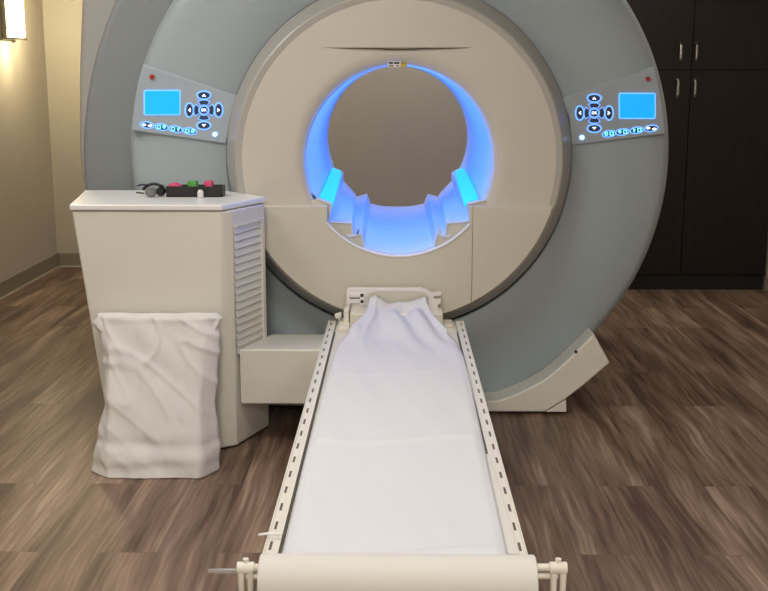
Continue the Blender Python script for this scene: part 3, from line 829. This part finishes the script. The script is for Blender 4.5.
# ------------------------------------------------------------------ cloth covered bin
def hamper():
    YHf = fl(150, 479).y
    def fz(py, Y): return at(150, py, Y).z
    Zt = at(150, 317.0, Yc - .10).z
    b = bmesh.new(); NZ, per = 70, 200
    # corners (x, y) at bottom and top in order FL, FR, BR, BL
    def X(px, Y): return at(px, 400, Y).x
    Yb_ = Yc - .035
    depth = Yb_ - YHf
    bl = [(at(107, 470, YHf).x, YHf), (at(199, 470, YHf).x, YHf), (at(218, 450, YHf + .1).x, YHf + .10), (at(214, 450, Yb_).x, Yb_), (at(100, 450, Yb_).x, Yb_), (at(90, 462, YHf + .08).x, YHf + .075)]
    md = [(at(109, 400, YHf + .09).x, YHf + .09), (at(199.5, 400, YHf + .09).x, YHf + .085), (at(217, 400, YHf + .15).x, YHf + .15), (at(214, 400, Yb_).x, Yb_), (at(110, 400, Yb_).x, Yb_), (at(107.5, 400, YHf + .14).x, YHf + .14)]
    tp = [(at(108, 320, Yc - .10).x, Yc - .10), (at(204, 320, Yc - .10).x, Yc - .10), (at(218.5, 320, Yc - .08).x, Yc - .08), (at(218, 320, Yb_).x, Yb_), (at(99, 320, Yb_).x, Yb_), (at(98, 322, Yc - .07).x, Yc - .075)]
    rings = []
    for j in range(NZ + 1):
        t_ = j / NZ; z = .003 + (Zt - .003) * t_
        w0 = max(0, 1 - t_ / .45); w2 = max(0, (t_ - .45) / .55) ; w1 = 1 - w0 - w2
        cs = [Vector((bl[k][0] * w0 + md[k][0] * w1 + tp[k][0] * w2, bl[k][1] * w0 + md[k][1] * w1 + tp[k][1] * w2, 0)) for k in range(6)]
        lens = [(cs[(k + 1) % 6] - cs[k]).length for k in range(6)]; tot = sum(lens)
        ring = []
        for i in range(per):
            s = tot * i / per; k = 0
            while s > lens[k] and k < 5: s -= lens[k]; k += 1
            p = cs[k].lerp(cs[(k + 1) % 6], s / lens[k])
            ring.append(p)
        # round corners
        for _ in range(4 if t_ < .93 else 2):
            ring = [(ring[i - 1] + ring[i] * 2 + ring[(i + 1) % per]) / 4 for i in range(per)]
        cc = sum(ring, Vector()) / per
        out = []
        for i, p in enumerate(ring):
            nn = (ring[(i + 1) % per] - ring[i - 1]).normalized(); nn = Vector((nn.y, -nn.x, 0))
            if nn.dot(p - cc) < 0: nn = -nn
            x = p.x; yy = p.y
            # diagonal drape folds, creases
            q = (x * .8 + z * 1.0)
            f = .012 * noise.noise(Vector((q * 9 + 3, (x - z) * 1.3, yy * 2)))
            f += .009 * (max(0, 1 - 5 * abs(noise.noise(Vector((q * 6 + 1, (x - z) * 1.6, 5)))))) ** 2 * (.15 + t_) * .8
            f += .004 * noise.noise(Vector((x * 4, yy * 9, z * 28))) * (1 - sstep(t_, .1, .55))
            f += .007 * (max(0, 1 - 7 * abs(noise.noise(Vector((x * 5 + 9, z * 7 + x * 4, 2.5)))))) * (.4 + .6 * t_)
            f += .003 * noise.noise(Vector((x * 30, yy * 30, z * 6)))
            # sagging roll close to the floor
            f += .006 * exp(-((t_ - .12) / .05) ** 2) - .004 * exp(-((t_ - .20) / .03) ** 2)
            f += .003 * exp(-((t_ - .985) / .015) ** 2)
            if yy > Yb_ - .02: f = min(f, 0)
            out.append(b.verts.new((p.x + nn.x * f, p.y + nn.y * f, z + .006 * noise.noise(Vector((x * 9, yy * 9, 2))) * t_)))
        rings.append(out)
    for A_, B_ in zip(rings, rings[1:]):
        for i in range(per): b.faces.new([A_[i], A_[(i + 1) % per], B_[(i + 1) % per], B_[i]])
    # top: sagging cloth across the rim
    prev = rings[-1]; cc = sum((v.co for v in prev), Vector()) / per
    for s in range(1, 7):
        k = s / 6
        new = [b.verts.new(cc.lerp(v.co, 1 - k * .98) + Vector((0, 0, .004 * sin(k * pi) - .02 * k * k + .005 * noise.noise(v.co * 12)))) for v in rings[-1]]
        for i in range(per): b.faces.new([prev[i], prev[(i + 1) % per], new[(i + 1) % per], new[i]])
        prev = new
    b.faces.new(prev); b.faces.new(rings[0][::-1])
    h = finish('cloth_covered_bin', b, 'cloth', None, 75)
    tag(h, 'bin draped in a wrinkled white cloth in front of the white cabinet', 'laundry bin')
    # loose cloth ears at the top corners
    def ear(pp, name='cloth_corner'):
        b = bmesh.new(); a_, c2, d2 = pp
        n = 10; rows = []
        for i in range(n + 1):
            u = i / n; row = []
            for j in range(n + 1):
                v = j / n
                p = a_.lerp(c2, u).lerp(d2, v * 1.0)
                p = p + Vector((0, -.012 * sin(u * pi) * sin(v * pi) , .004 * sin(u * 7 + v * 3)))
                row.append(b.verts.new(p))
            rows.append(row)
        for A_, B_ in zip(rows, rows[1:]):
            for i in range(n): b.faces.new([A_[i], A_[i + 1], B_[i + 1], B_[i]])
        bmesh.ops.remove_doubles(b, verts=b.verts, dist=1e-5)
        o = finish(name, b, 'cloth', h, 80); m_ = o.modifiers.new('s', 'SOLIDIFY'); m_.thickness = .003
    Ye = Yc - .11
    ear((at(104, 314.5, Ye + .03), at(112, 345, Ye - .012), at(92, 323, Ye + .04)))
    ear((at(214, 316, Ye + .03), at(212, 338, Ye - .0), at(222.5, 317.5, Ye + .035)))
hamper()

# ------------------------------------------------------------------ clutter on the cabinet
zc = zt + .0135
def on(px, py): return fl(px, py, zc)
def onY(px, Y): return at(px, 194, Y).x
Yq = on(190, 197).y
# black tray
x0, x1 = onY(166, Yq), onY(222, Yq)
b = bmesh.new(); hgt = at(200, 186.5, Yq).z - zc
tw = .085
box(b, x0, x1, Yq, Yq + tw, zc, zc + .006)
for a_ in ((x0, x1, Yq, Yq + .005), (x0, x1, Yq + tw - .005, Yq + tw), (x0, x0 + .005, Yq, Yq + tw), (x1 - .005, x1, Yq, Yq + tw)): box(b, *a_, zc, zc + hgt)
tag(finish('black_tray', b, 'black', None, 0, .002), 'shallow black tray on top of the white cabinet', 'tray')
# things in the tray
def lump(name, pxa, pxb, pyt, pyb, Y, dep, mname, label, cat, bev=.006, group=None):
    b = bmesh.new(); a_ = at(pxa, pyt, Y); c2 = at(pxb, pyb, Y)
    vs = box(b, a_.x, c2.x, Y, Y + dep, max(c2.z, zc + .0065), a_.z)
    return tag(finish(name, b, mname, None, 40, bev, 3), label, cat, group)
# pink squeeze bulb, lofted
def bulb(px0, px1, py, Y, rad, mname, label, cat):
    b = bmesh.new(); a_ = at(px0, py, Y); c2 = at(px1, py, Y); n = 12
    pts = []; rs = []
    for k in range(n + 1):
        t_ = k / n; pts.append(a_.lerp(c2, t_)); rs.append(max(.001, rad * (sin(pi * min(max(t_, .02), .98)) ** .6)))
    tube(b, pts, rs, 14); return tag(finish('squeeze_bulb', b, mname), label, cat)
bulb(168, 182, 186.5, Yq + .035, .017, 'pink', 'dark pink oval squeeze bulb at the left end of the black tray', 'squeeze bulb')
def holder(px0, px1, col, label):
    a_ = at(px0, 181, Yq + .03); c2 = at(px1, 187, Yq + .03)
    b = bmesh.new(); z1 = a_.z; z0 = zc + .007
    ns_ = 16; P = []
    xc, yc = (a_.x + c2.x) / 2, Yq + .045; rx, ry = (c2.x - a_.x) / 2, .02
    lv = [(z0, .82), (z0 + (z1 - z0) * .35, .85), (z0 + (z1 - z0) * .4, 1), (z1 - .004, 1), (z1, .86)]
    for z, k in lv: P.append([b.verts.new((xc + rx * k * copysign(abs(cos(2 * pi * i / ns_)) ** .5, cos(2 * pi * i / ns_)), yc + ry * k * copysign(abs(sin(2 * pi * i / ns_)) ** .5, sin(2 * pi * i / ns_)), z)) for i in range(ns_)])
    for A_, B_ in zip(P, P[1:]):
        for i in range(ns_): b.faces.new([A_[i], A_[(i + 1) % ns_], B_[(i + 1) % ns_], B_[i]])
    b.faces.new(P[0]); b.faces.new(P[-1])
    return tag(finish('plastic_cap', b, col), label, 'cap')
holder(187, 197.5, 'green', 'green plastic cap standing in the black tray')
holder(204, 213, 'pink', 'pink plastic cap standing right of the green one')
# white bottle in front of the tray
p = on(202, 196.8); b = bmesh.new(); r = .0125; h = at(202, 189, p.y).z - zc
prev = None
for z, k in ((0, .85), (.003, 1), (h * .75, 1), (h * .82, .7), (h, .68)):
    ring = [b.verts.new((p.x + r * k * cos(2 * pi * i / 16), p.y - .0 + r * k * sin(2 * pi * i / 16), zc + z)) for i in range(16)]
    if prev:
        for i in range(16): b.faces.new([prev[i], prev[(i + 1) % 16], ring[(i + 1) % 16], ring[i]])
    else: b.faces.new(ring)
    prev = ring
b.faces.new(prev)
o = tag(finish('small_bottle', b, 'whitep'), 'tiny white bottle standing in front of the black tray', 'bottle')
o.location.y = -.03
# headset: band, ear cups, cable
hs = empty('headphones', (onY(152, Yq), Yq, zc), 'black and grey headphones lying left of the tray', 'headphones')
b = bmesh.new(); pA = at(143, 190, Yq + .01); pB = at(164, 189, Yq + .03)
pts = []
for k in range(13):
    t_ = k / 12; p = pA.lerp(pB, t_); p.z += .022 * sin(pi * t_) ** .7 ; pts.append(p)
tube(b, pts, .006, 10); finish('headband', b, 'black', hs)
for (pxc, w_, hh, yy, mn) in ((150, 12, 7.5, Yq - .02, 'greyp'), (160, 9, 8, Yq + .01, 'black')):
    b = bmesh.new(); a_ = at(pxc - w_ / 2, 190, yy); c2 = at(pxc + w_ / 2, 190, yy)
    rz = .018; xc = (a_.x + c2.x) / 2; rx = (c2.x - a_.x) / 2
    P = []
    for y_, k in ((0, .7), (.006, .95), (.02, 1), (.034, .95), (.04, .7)):
        P.append([b.verts.new((xc + rx * k * cos(2 * pi * i / 20), yy + y_, zc + rz + .001 + rz * k * sin(2 * pi * i / 20))) for i in range(20)])
    for A_, B_ in zip(P, P[1:]):
        for i in range(20): b.faces.new([A_[i], A_[(i + 1) % 20], B_[(i + 1) % 20], B_[i]])
    b.faces.new(P[0]); b.faces.new(P[-1]); e_ = finish('ear_cup', b, mn, hs)
    if mn == 'greyp': e_['label'] = 'grey glossy ear cup'
b = bmesh.new()
tube(b, [at(137.5, 186, Yq - .01), at(141, 184.5, Yq), at(146, 184.8, Yq + .005), at(156, 183.5, Yq + .01), at(164, 186, Yq + .01)], .0035, 8)
tube(b, [at(136.5, 192.5, Yq - .01), at(144, 193.3, Yq - .02)], .003, 8)
finish('cable', b, 'black', hs)

# ------------------------------------------------------------------ blue bore light
for y, e in ((YU + .16, 5.5), (YU + .6, 6.5), (YU + 1.0, 6.5), (YU + 1.5, 4.5)):
    plight('bore_lamp', (X0, y, ZC + .02), e * .44, (.075, .27, 1.0), .08)

w = bpy.data.worlds.new('world'); S.world = w; w.use_nodes = True
w.node_tree.nodes['Background'].inputs[0].default_value = (.9, .85, .8, 1); w.node_tree.nodes['Background'].inputs[1].default_value = .05

S.view_settings.view_transform = 'Standard'; S.view_settings.look = 'None'; S.view_settings.gamma = 1; S.view_settings.use_curve_mapping = False
S.view_settings.exposure = 0.1
